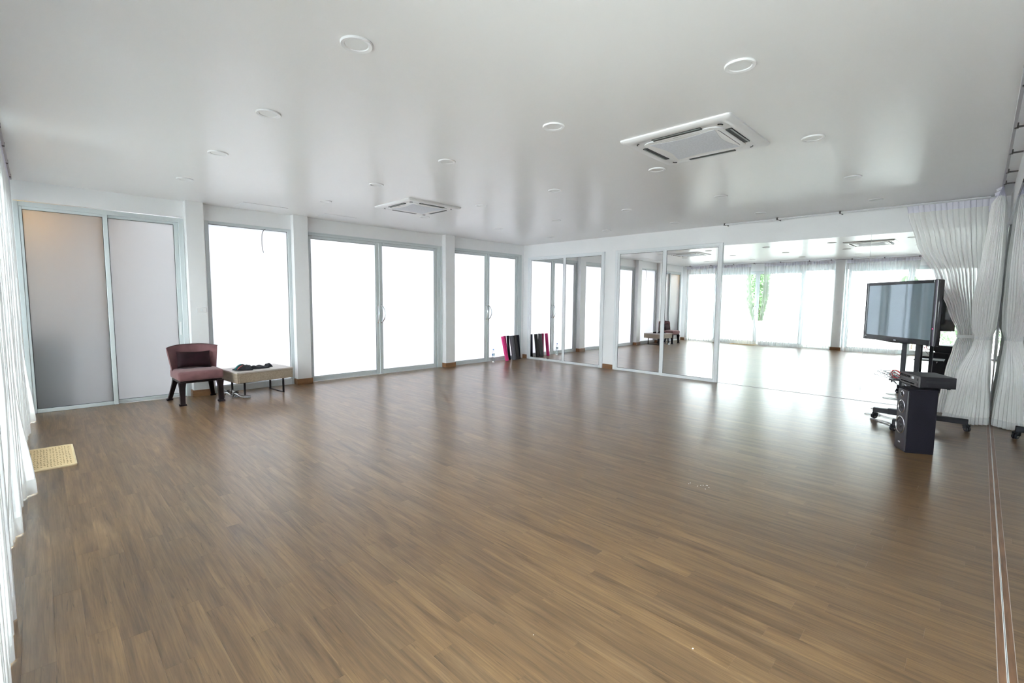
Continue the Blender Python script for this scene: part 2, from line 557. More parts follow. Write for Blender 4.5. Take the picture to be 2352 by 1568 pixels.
def leaf(parent, x0, x1, z0, z1, y, pane, fr, sl, sr, st, sb, seal=True, depth=0.04, part='door_leaf', handle=None, recess=False, hinge=None):
    b = MB()
    rect_ring(b, x0, x1, z0, z1, sl, sr, st, sb, y, y + depth)
    lf = b.done(part, fr, parent)
    gx0, gx1, gz0, gz1 = x0 + sl, x1 - sr, z0 + sb, z1 - st
    MB().box((gx0 - .003, y + depth * .42, gz0 - .003), (gx1 + .003, y + depth * .42 + 0.006, gz1 + .003)).done('pane', pane, lf)
    if seal:
        s = MB()
        rect_ring(s, gx0, gx1, gz0, gz1, .006, .006, .006, .006, y + depth * .3, y + depth * .42, 0)
        s.done('seal', M['seal'], lf)
    if handle:
        d_handle(lf, handle[0], handle[1], handle[2], y, handle[3])
    if recess:
        MB().box((recess - .012, y - .004, 0.93), (recess + .012, y + .002, 1.13), .003).done('finger_pull', M['plastic'], lf)
    if hinge:
        MB().box((hinge - .035, y - .012, z1 - .008), (hinge + .035, y + .02, z1 + .022), .003).done('pivot', M['chrome'], lf)
    return lf

def glazed_pair(name, loc, rz, x0, x1, cL, cR, mid, pane, label, top=2.66, rail_top=2.599, bot=0.0):
    d = sempty(name, loc, rz, label)
    b = MB(); rect_ring(b, x0, x1, 0, top, cL, cR, top - 2.60, 0, -0.0, 0.1)
    b.done('door_frame', M['frame'], d)
    b = MB(); rect_ring(b, x0, x1, 0, top, max(.012, cL * .4), max(.012, cR * .4), .022, 0, -0.012, 0.0, .002)
    b.done('casing', M['frame'], d)
    g = 0.003
    leaf(d, x0 + cL + g, mid - g, 0.0, rail_top, 0.02, pane, M['frame'], .07, .068, .05, .085, handle=(mid - .035, 1.04, 1.37, -0.25), hinge=x0 + cL + .07)
    leaf(d, mid + g, x1 - cR - g, 0.0, rail_top, 0.02, pane, M['frame'], .068, .07, .05, .085, handle=(mid + .035, 1.04, 1.37, 1), hinge=x1 - cR - .07)
    return d

# frosted wall: local x = world y
d1 = sempty('door_1', (0, -8.2, 0), R90, 'sliding frosted double door to the dim store room')
b = MB(); rect_ring(b, -0.86, 0.87, 0, 2.65, .045, .06, .06, .0, -0.012, 0.09); b.done('door_frame', M['frame'], d1)
leaf(d1, -0.815, 0.015, 0.0, 2.592, 0.0, M['frost_store'], M['frame'], .028, .05, .035, .05)
leaf(d1, -0.03, 0.81, 0.0, 2.592, 0.045, M['frost_store'], M['frame'], .05, .05, .035, .05, recess=0.785)
w1 = sempty('window_1', (0, -6.43, 0), R90, 'fixed frosted window behind the mauve chair and bench')
b = MB(); rect_ring(b, -0.63, 0.63, 0, 2.66, .05, .05, .045, .1, -0.01, 0.09); b.done('window_frame', M['frame'], w1)
MB().box((-0.585, 0.03, 0.09), (0.585, 0.036, 2.62)).done('pane', M['frost'], w1)
b = MB(); rect_ring(b, -0.58, 0.58, 0.1, 2.615, .006, .006, .006, .006, 0.022, 0.03, 0); b.done('seal', M['seal'], w1)
glazed_pair('door_2', (0, -4.13, 0), R90, -1.426, 1.52, .026, .12, 0.002, M['frost'], 'wide pair of frosted glass doors between the columns')
glazed_pair('door_3', (0, -1.25, 0), R90, -1.104, 1.16, .044, .115, 0.0, M['frost'], 'narrower pair of frosted glass doors beside the room corner')

# sliding mirror doors on the back wall
def mirror_closet(name, x0, x1, mid, label):
    d = sempty(name, ((x0 + x1) / 2, 0, 0), 0, label)
    c = (x0 + x1) / 2
    b = MB(); rect_ring(b, x0 - c, x1 - c, 0, 2.585, .06, .05, .05, 0.0, -0.04, 0.0); b.done('door_frame', M['frame_white'], d)
    leaf(d, x0 - c + .055, mid - c, 0.0, 2.54, -0.028, M['mirror'], M['frame_white'], .055, .03, .035, .055, depth=.02)
    leaf(d, mid - c, x1 - c - .045, 0.0, 2.54, -0.045, M['mirror'], M['frame_white'], .06, .03, .03, .055, depth=.02, recess=None)
    return d
mirror_closet('door_4', 0.175, 2.48, 1.345, 'sliding mirror doors nearest the frosted wall')
mirror_closet('door_5', 2.76, 5.03, 3.885, 'wider sliding mirror doors beside the frameless mirror')

# curtain wall: local x = -world x
def clear_pair(name, cx, x0, x1, mid, mull, label):
    d = sempty(name, (cx, -L, 0), R180, label)
    b = MB(); rect_ring(b, x0, x1, 0, 2.62, .05, .05, .05, .04, 0.0, 0.1)
    for m_ in mull:
        b.box((m_ - .03, 0, .04), (m_ + .03, .1, 2.57), .003)
    b.done('door_frame', M['frame'], d)
    xs = [x0 + .05] + sorted(mull) + [x1 - .05]
    for a, c in zip(xs[:-1], xs[1:]):
        if a < mid < c:
            leaf(d, a + .03, mid - .002, .04, 2.57, .03, M['glass'], M['frame'], .07, .07, .06, .09, handle=(mid - .035, 1.04, 1.37, -1))
            leaf(d, mid + .002, c - .03, .04, 2.57, .03, M['glass'], M['frame'], .07, .07, .06, .09, handle=(mid + .035, 1.04, 1.37, 1))
        else:
            MB().box((a + .0, .05, .04), (c, .056, 2.57)).done('pane', M['glass'], d)
    return d
clear_pair('door_6', 2.63, -2.44, 2.43, -0.11, [-1.57, 1.35], 'clear glass doors behind the sheer curtains left of the camera')
clear_pair('door_7', 6.94, -1.61, 1.61, 0.0, [], 'clear glass doors behind the camera')

# ------------------------------------------------------------------ frameless mirrors
mb_labels = [((5.035, 7.2), 'large frameless wall mirror beside the sliding mirror doors'),
             ((7.204, W - .008), 'large frameless wall mirror behind the television stand')]
for (x0, x1), lb in mb_labels:
    tag(MB().box((x0, -0.007, 0.004), (x1, -0.0005, 2.53)).done('wall_mirror', M['mirror_big']), lb, 'mirror')
ys = [-0.01, -2.29, -4.57, -6.85, -9.13]
for i in range(4):
    tag(MB().box((W, ys[i + 1] + .001, 0.012), (W + 0.0055, ys[i] - .001, 2.53)).done('wall_mirror', M['mirror']),
        ['frameless side-wall mirror in the corner behind the tied curtain', 'frameless side-wall mirror reflecting the stand caster',
         'frameless side-wall mirror at the right picture edge', 'frameless side-wall mirror right beside the camera'][i], 'mirror')
struct(MB().box((8.593, -9.13, 0.0), (W, -0.02, 0.003), .001).done('trim_1', M['strip_wood']), 'red-brown wooden edge strip under the side mirror')
struct(MB().box((W - 0.0035, -9.13, 0.003), (W + 0.0, -0.02, 0.008), .001).done('trim_2', M['bead']), 'white bead along the foot of the side mirror')
struct(MB().box((8.591, -9.13, 0.0), (8.5932, -0.02, 0.0038), .0005).done('trim_3', M['oak_top']), 'pale edging of the wooden floor strip')
struct(MB().box((5.035, -0.0095, 0.0), (W - .03, -0.0005, 0.004)).done('trim_4', M['rail']), 'thin metal channel under the back wall mirror')

# ------------------------------------------------------------------ outside
struct(MB().box((-30, -40, -0.25), (30, 30, -0.13)).done('ground', M['concrete']), 'pale paved ground outside')
pw = MB().box((-6, -12.2, -0.13), (5.2, -12.0, 0.75), .02).done('parapet_wall', M['concrete'])
struct(pw, 'low pale wall outside the glass doors')

def tree(x, y, h, r, seed, label):
    rnd = random.Random(seed)
    t = thing('tree', label, 'tree', (x, y, -0.13), 0, 'trees outside the curtained doors')
    MB().tube([(0, 0, 0), (.05, .03, h * .35), (-.03, .04, h * .6)], .12, 8, [.14, .11, .07]).done('trunk', M['bark'], t, True)
    verts, faces = [], []
    for _ in range(1500):
        a = rnd.uniform(0, 2 * math.pi); u = rnd.uniform(-1, 1); rr = r * rnd.uniform(.55, 1) ** .5
        c = Vector((rr * math.cos(a) * math.sqrt(1 - u * u), rr * math.sin(a) * math.sqrt(1 - u * u), h * .58 + h * .42 * u))
        d1_ = Vector((rnd.gauss(0, 1), rnd.gauss(0, 1), rnd.gauss(0, 1))).normalized()
        d2_ = d1_.orthogonal().normalized()
        s = rnd.uniform(.06, .13)
        i = len(verts)
        verts += [c - d1_ * s, c + d2_ * s * .45, c + d1_ * s, c - d2_ * s * .45]
        faces.append((i, i + 1, i + 2, i + 3))
    me = bpy.data.meshes.new('foliage'); me.from_pydata(verts, [], faces); me.materials.append(M['leaf'])
    o = bpy.data.objects.new('foliage', me); COL.objects.link(o); o.parent = t; o['kind'] = 'stuff'
for i, (x, y, h, r) in enumerate([(1.22, -14.3, 3.9, .38), (0.34, -17.0, 4.4, .5), (-0.7, -20.2, 4.9, .62), (5.9, -21.0, 3.0, .6)]):
    tree(x, y, h, r, 11 + i, ['leafy green tree nearest the parapet seen through the curtain gap', 'leafy green tree left of the nearest tree outside',
                              'tallest leafy green tree behind the others outside', 'leafy green tree apart from the others, outside the second doors'][i])

def shrub(x, y, r, seed, label):
    rnd = random.Random(seed)
    t = thing('shrub', label, 'shrub', (x, y, -0.13), 0, 'shrubs outside the second glass doors')
    MB().tube([(0, 0, 0), (.02, .01, r * .7)], .03, 6, [.03, .02]).done('stem', M['bark'], t, True)
    verts, faces = [], []
    for _ in range(500):
        a = rnd.uniform(0, 2 * math.pi); u = rnd.uniform(-.6, 1); rr = r * rnd.uniform(.4, 1) ** .5
        c = Vector((rr * math.cos(a) * math.sqrt(1 - u * u), rr * math.sin(a) * math.sqrt(1 - u * u), r * (.9 + .8 * u)))
        d1_ = Vector((rnd.gauss(0, 1), rnd.gauss(0, 1), rnd.gauss(0, 1))).normalized()
        d2_ = d1_.orthogonal().normalized(); s = rnd.uniform(.04, .08); i = len(verts)
        verts += [c - d1_ * s, c + d2_ * s * .45, c + d1_ * s, c - d2_ * s * .45]; faces.append((i, i + 1, i + 2, i + 3))
    me = bpy.data.meshes.new('foliage'); me.from_pydata(verts, [], faces); me.materials.append(M['leaf'])
    o = bpy.data.objects.new('foliage', me); COL.objects.link(o); o.parent = t; o['kind'] = 'stuff'
shrub(6.75, -13.4, .45, 31, 'low green shrub outside, seen between the stand posts in the mirror')
shrub(7.9, -14.6, .5, 32, 'low green shrub outside farther from the glass than the other')

# store room behind door_1
struct(MB().box((-1.5, -9.3, -0.12), (-0.16, -9.22, 2.8)).done('wall_outer', M['ochre']), 'ochre wall of the store room behind frosted glass')
struct(MB().box((-1.5, -9.22, 2.72), (-0.16, -8.0, 2.8)).done('ceiling_outer', M['ochre']), 'ochre ceiling edge of the store room')
struct(MB().box((-1.58, -9.3, -0.12), (-1.5, -8.0, 2.8)).done('wall_outer', M['store_grey']), 'grey back wall of the store room behind frosted glass')
t = thing('cabinet', 'dark cabinet standing behind the leftmost frosted pane', 'cabinet', (-0.43, -8.86, -0.125))
MB().box((-.25, -.32, 0), (.25, .32, 1.15), .01).done('body', M['dark_box'], t)
MB().box((.25, -.30, .62), (.262, .30, 1.12), .004).done('drawer', M['dark_box'], t)
MB().box((.25, -.30, .06), (.262, .30, .59), .004).done('drawer', M['dark_box'], t)
_ld = bpy.data.lights.new('added_store_glow', 'POINT'); _ld.energy = 14; _ld.color = (1.0, 0.60, 0.12); _ld.shadow_soft_size = .08  # unseen warm light added to tint the top of the left frosted pane
_lo = bpy.data.objects.new('added_store_glow', _ld); COL.objects.link(_lo); _lo.location = (-.45, -8.95, 2.45)

# ------------------------------------------------------------------ downlights
XS = [1.60, 3.06, 4.48, 5.89, 7.33]
YS = [-0.84, -2.43, -4.17, -5.89, -7.59]
bmr = MB().lathe([(.062, -.002), (.066, -.008), (.084, -.011), (.088, -.006), (.088, 0)], 32, cap=False)
ring0 = bmr.done('trim_ring', M['plastic'], None, True)
lens0 = MB().lathe([(.0005, -.004), (.062, -.004), (.063, 0.0)], 32, cap=False).done('diffuser', M['lamp_glass'], None, True)
orow = ['row along the mirrored back wall', 'second row from the back wall', 'middle row', 'fourth row from the back wall', 'row nearest the window curtains']
ocol = ['closest to the frosted doors', 'second out from the frosted doors', 'centre column', 'fourth out from the frosted doors', 'farthest from the frosted doors']
first = True
for j, y in enumerate(YS):
    for i, x in enumerate(XS):
        if j == 4 and i == 4:
            continue
        t = thing('downlight', 'round white recessed downlight, %s, %s' % (orow[j], ocol[i]), 'ceiling light', (x, y, H), 0, 'round ceiling downlights')
        for src in (ring0, lens0):
            o = src if first else src.copy()
            if not first: COL.objects.link(o)
            o.parent = t
        first = False

# ------------------------------------------------------------------ ceiling cassettes
def rrect(hw, hh, r, n=6):
    pts = []
    for cx, cy, a0 in ((hw - r, hh - r, 0), (-hw + r, hh - r, 90), (-hw + r, -hh + r, 180), (hw - r, -hh + r, 270)):
        for k in range(n + 1):
            a = math.radians(a0 + 90 * k / n)
            pts.append((cx + r * math.cos(a), cy + r * math.sin(a)))
    return pts
def cassette(x, y, label):
    t = thing('air_conditioner', label, 'air conditioner', (x, y, H), 0, 'ceiling cassette units')
    b = MB()
    rings = []
    for hw, r, z in ((.475, .03, 0), (.475, .03, -.012), (.465, .03, -.022), (.40, .06, -.030), (.392, .06, -.024), (.30, .07, -.024), (.30, .07, 0)):
        rings.append([(px, py, z) for px, py in rrect(hw, hw, r)])
    b.loft(rings, cap=False)
    b.done('panel', M['plastic'], t, True)
    b = MB()
    b.loft([[(px, py, z) for px, py in rrect(hw, hw, r)] for hw, r, z in ((.338, .09, -.024), (.338, .09, -.031), (.328, .09, -.034), (.305, .08, -.034), (.30, .08, -.030))], cap=False)
    b.done('inner_frame', M['plastic'], t, True)
    # pillow-shaped mesh grille with waisted sides
    pts = []
    for k in range(64):
        a = 2 * math.pi * k / 64
        c, s = math.cos(a), math.sin(a)
        f = 1 / max(abs(c), abs(s))
        rr = .295 * f
        px, py = rr * c, rr * s
        m_ = min(abs(px), abs(py)) / .295
        k2 = .82 + .17 * m_ ** 2 if m_ < .93 else .955
        pts.append((px * k2, py * k2))
    MB().prism(pts, -.0345, -.030).done('grille', M['grille'], t)
    MB().prism([(px * 1.02, py * 1.02) for px, py in rrect(.29, .29, .07)], -.033, -.024).done('grille_surround', M['plastic'], t)
    for k in range(4):
        rot = Matrix.Rotation(k * R90, 3, 'Z')
        v = MB().box((-.21, .342, -.0325), (.21, .388, -.0235), 0)
        lo = v.done('louvre', M['slot'], t); lo.rotation_euler[2] = k * R90
        f = MB().box((-.205, .374, -.034), (.205, .388, -.031), .001).done('flap', M['flap'], lo)
        c = MB().tube([(.338 + .03 * math.cos(a), .338 + .03 * math.sin(a), -.0315) for a in [math.radians(q) for q in range(5, 90, 12)]], .0045, 6)
        c.done('corner_slot', M['slot'], t).rotation_euler[2] = k * R90
    MB().box((-.05, -.322, -.0352), (.02, -.316, -.0335)).done('badge', M['flap'], t)
    return t
cassette(6.555, -4.745, 'white square ceiling air conditioner nearest the camera')
cassette(2.25, -4.74, 'white square ceiling air conditioner farther away near frosted doors')

# ------------------------------------------------------------------ curtain tracks
def track(name, pts_list, brackets, m, label, off, size=(.022, .018)):
    t = thing(name, label, 'curtain rail', pts_list[0][0])
    o0 = Vector(pts_list[0][0])
    for a, c in pts_list:
        a, c = Vector(a) - o0, Vector(c) - o0
        lo = [min(a[i], c[i]) for i in range(3)]; hi = [max(a[i], c[i]) for i in range(3)]
        for i in (0, 1):
            if hi[i] - lo[i] < .01:
                lo[i] -= size[0] / 2; hi[i] += size[0] / 2
        hi[2] = lo[2] + size[1]
        MB().box(lo, hi, .003).done('track', m, t)
    for p in brackets:
        p = Vector(p) - o0
        q = p + Vector(off)
        b = MB()
        lo = [min(p[i], q[i]) - .007 for i in range(3)]; hi = [max(p[i], q[i]) + .007 for i in range(3)]
        b.box(lo, hi, .002)
        b.box((p.x - .012, p.y - .012, p.z - .012), (p.x + .012, p.y + .012, p.z + .03), .002)
        b.done('bracket', M['clip'], t)
    return t
track('curtain_rail', [((5.05, -.13, 2.868), (8.50, -.13, 2.868)), ((5.05, -.19, 2.872), (8.44, -.19, 2.872))],
      [(x, -.19, 2.876) for x in (5.1, 5.95, 6.82)], M['rail_white'], 'double white curtain track along the top of the back wall', (0, .18, 0))
track('curtain_rail', [((8.535, -.28, 2.86), (8.535, -8.95, 2.86))], [(8.545, y, 2.866) for y in (-1.1, -1.75, -2.62, -3.5, -4.5, -5.5, -6.5, -7.5, -8.5)],
      M['rail'], 'grey curtain track running above the side mirror', (.07, 0, 0))
track('curtain_rail', [((.15, -9.06, 2.868), (8.4, -9.06, 2.868))], [(x, -9.06, 2.872) for x in (.35, 1.15, 1.95, 2.65, 3.5, 4.35, 4.95, 5.5, 6.3, 7.1, 7.9)],
      M['rail'], 'curtain track above the glass doors on the curtain wall', (0, -.14, 0))

# ------------------------------------------------------------------ curtains
def grid(name, fn, nu, zs, m, parent, closed=False):
    verts, faces = [], []
    for z in zs:
        for i in range(nu + (0 if closed else 1)):
            verts.append(fn(i / nu, z))
    n = nu if closed else nu + 1
    for j in range(len(zs) - 1):
        for i in range(nu):
            k = (i + 1) % n
            faces.append((j * n + i, j * n + k, (j + 1) * n + k, (j + 1) * n + i))
    me = bpy.data.meshes.new(name); me.from_pydata(verts, [], faces); me.materials.append(m)
    for p in me.polygons: p.use_smooth = True
    o = bpy.data.objects.new(name, me); COL.objects.link(o); o.parent = parent
    return o
def zr(a, b, n): return [a + (b - a) * i / n for i in range(n + 1)]
def sm(a, b, x):
    t = max(0, min(1, (x - a) / (b - a))); return t * t * (3 - 2 * t)

def wide_curtain(x0, x1, b0, b1, seed, label, flares=()):
    """Curtain hanging straight along the window wall; b0, b1 are its edges at the floor."""
    t = thing('curtain', label, 'curtain', ((x0 + x1) / 2, -9.06, 0))
    wd = x1 - x0; np_ = int(wd / .085)
    ox = (x0 + x1) / 2
    def fn(u, z):
        dn = 1 - sm(0, 2.85, z)
        xa = x0 + (b0 - x0) * dn ** 1.3; xb = x1 + (b1 - x1) * dn ** 1.3
        n1 = noise.noise(Vector((u * wd * 2.2, seed, z * .25)))
        n2 = noise.noise(Vector((u * wd * 7, seed + 5, z * .5)))
        ph = 2 * math.pi * np_ * (u + .01 * n1)
        x = xa + (xb - xa) * u + .018 * n1 * dn + .008 * math.cos(ph) * (1 - dn)
        amp = .016 + .012 * dn
        y = -9.08 + amp * math.sin(ph) * (1 - .55 * dn) + dn * (.014 * n1 + .010 * n2 + .008 * math.sin(ph * .37 + seed))
        for fx, fa, fw in flares:
            y += fa * math.exp(-((x - fx) / fw) ** 2) * sm(1.1, 0.0, z) ** 1.5
        return (x - ox, y + 9.06, z)
    nu = int(wd / .0125)
    grid('fabric', fn, nu, zr(2.765, .12, 26), M['voile'], t)
    grid('header_tape', fn, nu, zr(2.862, 2.765, 2), M['header'], t)
    grid('hem', fn, nu, zr(.12, .006, 4), M['hem'], t)
    return t
wide_curtain(.22, 2.55, .22, 2.85, 1.3, 'white sheer curtain hanging next to the sliding store room doors', [(.5, .06, .15), (1.2, .03, .1)])
wide_curtain(2.98, 5.05, 2.9, 5.04, 4.7, 'white sheer curtain hanging past the cream doormat, left picture edge', [(3.42, .09, .10), (4.26, .022, .08), (4.75, -.075, .30)])
wide_curtain(5.36, 7.12, 5.36, 6.78, 8.1, 'white sheer curtain beyond the window wall column, behind the camera')

def tied_flat():
    t = thing('curtain', 'sheer curtain tied back in front of the back wall mirror', 'curtain', (8.2, -.2, 0))
    def edge(z):
        # left and right edge of the cloth against height
        K = [(2.87, 7.60, 8.47), (2.75, 7.62, 8.47), (2.34, 7.735, 8.48), (1.85, 7.955, 8.48), (1.4, 8.13, 8.46), (1.13, 8.235, 8.45), (1.07, 8.245, 8.44),
             (.95, 8.21, 8.45), (.6, 8.15, 8.48), (.03, 8.09, 8.50)]
        for (za, l0, r0), (zb, l1, r1) in zip(K[:-1], K[1:]):
            if za >= z >= zb:
                s = sm(za, zb, z) * .5 + .5 * (za - z) / (za - zb)
                return l0 + (l1 - l0) * s, r0 + (r1 - r0) * s
        return K[-1][1:]
    def fn(u, z):
        a, c = edge(z)
        wd = c - a
        g = 1 - abs(wd - .2) / .7
        n1 = noise.noise(Vector((u * 3, 2.2, z * .4)))
        ph = 2 * math.pi * 15 * (u + .012 * n1)
        x = a + wd * (u + .01 * math.cos(ph))
        n2 = noise.noise(Vector((u * 19 + z * .3, 7.7, z * .5)))
        amp = .006 + .012 * max(0, g) + .012 * abs(n1)
        y = -.2 + amp * math.sin(ph + 2.5 * n1) + .014 * n2 - .03 * math.sin(math.pi * u) * max(0, g)
        return (x - 8.2, y + .2, z)
    grid('fabric', fn, 220, zr(2.765, .1, 44), M['voile_tied'], t)
    grid('header_tape', fn, 220, zr(2.858, 2.765, 2), M['header'], t)
    grid('hem', fn, 220, zr(.1, .012, 3), M['hem'], t)
    MB().loft([[(8.345 - 8.2 + .112 * math.cos(a), .055 * math.sin(a), z) for a in [2 * math.pi * k / 24 for k in range(24)]] for z in (1.055, 1.062, 1.088, 1.095)], cap=False).done('tieback', M['hem'], t, True)
tied_flat()

def tied_bundle():
    """Curtain of the side track, bunched into the corner: a pleated bundle waisted by its tie."""
    cx, cy = 8.49, -.62
    t = thing('curtain', 'white curtain bunched and tied in the corner against the side mirror', 'curtain', (cx, cy, 0))
    K = [(2.86, 8.535, .012, -.70, .30), (2.78, 8.525, .04, -.68, .30), (2.70, 8.515, .065, -.66, .26), (2.5, 8.515, .075, -.62, .22), (2.0, 8.505, .098, -.58, .18), (1.5, 8.485, .118, -.55, .17), (1.2, 8.485, .105, -.54, .14),
         (1.08, 8.49, .070, -.54, .09), (1.0, 8.482, .08, -.54, .11), (.6, 8.43, .15, -.55, .17), (.25, 8.415, .19, -.56, .22), (.0, 8.40, .215, -.57, .25)]
    def at(z):
        for p, q in zip(K[:-1], K[1:]):
            if p[0] >= z >= q[0]:
                s = (p[0] - z) / (p[0] - q[0]); s = .5 * s + .5 * s * s * (3 - 2 * s)
                return [p[i] + (q[i] - p[i]) * s for i in range(1, 5)]
        return K[-1][1:]
    def fn(u, z):
        x0, rx, y0, ry = at(z)
        n1 = noise.noise(Vector((math.cos(2 * math.pi * u) * 1.5, math.sin(2 * math.pi * u) * 1.5 + 4, z * .5)))
        a = 2 * math.pi * (u + .006 * n1)
        pl = 1 + (.045 + .03 * n1) * math.sin(30 * a + 2.5 * n1) + .05 * math.sin(9 * a + z + 3 * n1)
        x = x0 + rx * pl * math.cos(a); y = y0 + ry * pl * math.sin(a)
        x = min(x, 8.611 - .004 * abs(n1))
        return (x - cx, y - cy, z)
    grid('fabric', fn, 400, zr(2.76, .1, 50), M['voile_dense'], t, True)
    grid('header_tape', fn, 400, zr(2.855, 2.76, 4), M['header'], t, True)
    grid('hem', fn, 400, zr(.1, .012, 4), M['hem'], t, True)
    MB().loft([[(8.49 - cx + (.078) * math.cos(a), -.54 - cy + .098 * math.sin(a), z) for a in [2 * math.pi * k / 28 for k in range(28)]] for z in (1.06, 1.066, 1.096, 1.102)], cap=False).done('tieback', M['hem'], t, True)
    # ruffled corner of the header that stands out from the track
    for k, (y, z, s) in enumerate([(-.42, 2.74, .10), (-.62, 2.80, .08), (-.82, 2.83, .06), (-.96, 2.85, .05)]):
        MB().loft([[(8.53 - cx - s * f + .012 * math.sin(6 * v), y - cy + dy, z + s * .6 * v - s * .3 - .45 * s * f) for f, dy in ((0, .0), (.5, .018), (1, .03), (1, .045), (.5, .05), (0, .05))] for v in (0, .5, 1)]).done('header_ruffle', M['header'], t)
tied_bundle()

# ------------------------------------------------------------------ small fittings
def plate(loc, rz, w_, h_, label, rockers=1):
    t = thing('light_switch', label, 'light switch', loc, rz)
    MB().box((-w_ / 2, -.008, -h_ / 2), (w_ / 2, 0, h_ / 2), .003).done('plate', M['plastic'], t)
    for k in range(rockers):
        x = (k - (rockers - 1) / 2) * .03
        MB().box((x - .011, -.012, -.016), (x + .011, -.007, .016), .002).done('rocker', M['frame_white'], t)
plate((.1305, -7.175, 1.305), R90, .12, .075, 'white switch plate on the column behind the mauve chair')
plate((5.22, -L + .1005, 1.2), R180, .08, .12, 'white switch plate on the column between the window curtains')
b = MB().tube(bezier_pts([(.006, -6.20, 2.618), (.03, -6.235, 2.60), (.032, -6.262, 2.53), (.03, -6.268, 2.4), (.03, -6.262, 2.29), (.03, -6.245, 2.235)], 20), .005, 6)
tag(b.done('loose_cable', M['cable'], None, True), 'thin grey cable dangling from the top of the fixed frosted window', 'cable')

# ------------------------------------------------------------------ chair and cushion
def loft_leg(parent, top, foot, w_, name='leg', foot_w=None):
    foot_w = foot_w or w_ * .8
    T, Fo = Vector(top), Vector(foot)
    def sq(c, s): return [(c.x - s, c.y - s, c.z), (c.x + s, c.y - s, c.z), (c.x + s, c.y + s, c.z), (c.x - s, c.y + s, c.z)]
    rings = []
    for t_, s in ((0, 1.35), (.25, 1.05), (.6, .95), (.93, .9), (.935, 1.25), (1, 1.3)):
        rings.append(sq(T.lerp(Fo, t_), w_ / 2 * s))
    MB().loft(rings).done(name, M['dark_wood'], parent)
ch = thing('chair', 'mauve upholstered low chair with dark legs by the column', 'chair', (.44, -7.34, 0), R90 + math.radians(1))
bx = MB().box((-.275, -.29, .335), (.275, .25, .47), .035, seg=3)
bx.done('seat', M['mauve'], ch, True)
MB().box((-.255, -.27, .305), (.255, .24, .337), .006).done('seat_frame', M['dark_wood'], ch)
loft_leg(ch, (-.23, -.245, .32), (-.235, -.265, 0), .062)
loft_leg(ch, (.23, -.245, .32), (.235, -.265, 0), .062)
loft_leg(ch, (-.215, .2, .32), (-.285, .30, 0), .055)
loft_leg(ch, (.215, .2, .32), (.265, .30, 0), .055)
def backrest():
    rings = []
    nU, nV = 20, 8
    F_, B_ = [], []
    for j in range(nV + 1):
        v = j / nV
        fr_, bk = [], []
        for i in range(nU + 1):
            u = -1 + 2 * i / nU
            hw = .262 + .052 * v
            # wings come forward towards the edges
            y = .215 + .075 * v - .15 * abs(u) ** 2.4
            th = .075 * (1 - .35 * abs(u) ** 4)
            z = .36 + v * (.445 - .03 * abs(u) ** 3) - .0 * u
            rnd_ = .02 if j in (0, nV) else 0
            fr_.append(Vector((u * hw, y + rnd_, z)))
            bk.append(Vector((u * hw * 1.02, y + th - rnd_, z)))
        F_.append(fr_); B_.append(bk)
    b = MB()
    rings = [F_[j] + B_[j][::-1] for j in range(nV + 1)]
    b.loft(rings)
    return b
backrest().done('backrest', M['mauve'], ch, True)
pts = []
for i in range(21):
    u = -1 + i / 10
    pts.append((u * .3155, .29 - .15 * abs(u) ** 2.4, .806 - .03 * abs(u) ** 3))
MB().tube(pts, .006, 6).done('piping', M['mauve_dk'], ch, True)

def cushion(w_, h_, d_):
    b = MB()
    n = 18
    fr_, bk = [], []
    verts = {}
    for side in (1, -1):
        for j in range(n + 1):
            for i in range(n + 1):
                u, v = -1 + 2 * i / n, -1 + 2 * j / n
                pin = 1 - .13 * (1 - u * u) * abs(v) ** 3 - 0
                pin2 = 1 - .05 * (1 - v * v) * abs(u) ** 3
                x = u * w_ / 2 * pin2; z = v * h_ / 2 * pin
                y = side * d_ / 2 * (max(0, 1 - u ** 4) * max(0, 1 - v ** 4)) ** .6
                y += .004 * noise.noise(Vector((u * 3, v * 3, side * 2))) * (1 - u * u)
                verts[(side, i, j)] = b.bm.verts.new((x, y, z)) if side == 1 or (0 < i < n and 0 < j < n) else verts[(1, i, j)]
        for j in range(n):
            for i in range(n):
                b.bm.faces.new([verts[(side, i, j)], verts[(side, i + 1, j)], verts[(side, i + 1, j + 1)], verts[(side, i, j + 1)]])
    return b
cu = cushion(.42, .255, .11).done('cushion', M['cushion'], None, True)
cu.location = (.335, -7.345, .595)
cu.rotation_euler = (math.radians(-22), math.radians(2), R90)
tag(cu, 'dark aubergine cushion leaning on the mauve chair', 'cushion')

# ------------------------------------------------------------------ bench table, clothes, shoes
tb = thing('bench_table', 'low grey-oak bench with black metal legs under the frosted window', 'table', (.435, -6.53, 0), R90 + math.radians(7))
tw, td = .42, .31    # half width (along the wall), half depth
MB().box((-tw, -td, .378), (tw, td, .398), .002).done('tabletop', M['oak_top'], tb)
MB().box((-tw + .004, -td + .012, .235), (tw - .004, td - .004, .377), .002).done('body', M['oak'], tb)
MB().box((-tw + .03, -td + .002, .242), (tw - .012, -td + .013, .371), .002).done('drawer_front', M['oak'], tb)
for sx in (-1, 1):
    x = sx * .29
    b = MB()
    b.box((x - .011, -.24, .012), (x + .011, -.218, .236)); b.box((x - .011, .2, .012), (x + .011, .222, .236))
    b.box((x - .011, -.24, 0), (x + .011, .222, .013))
    b.done('leg_frame', M['black_metal'], tb)

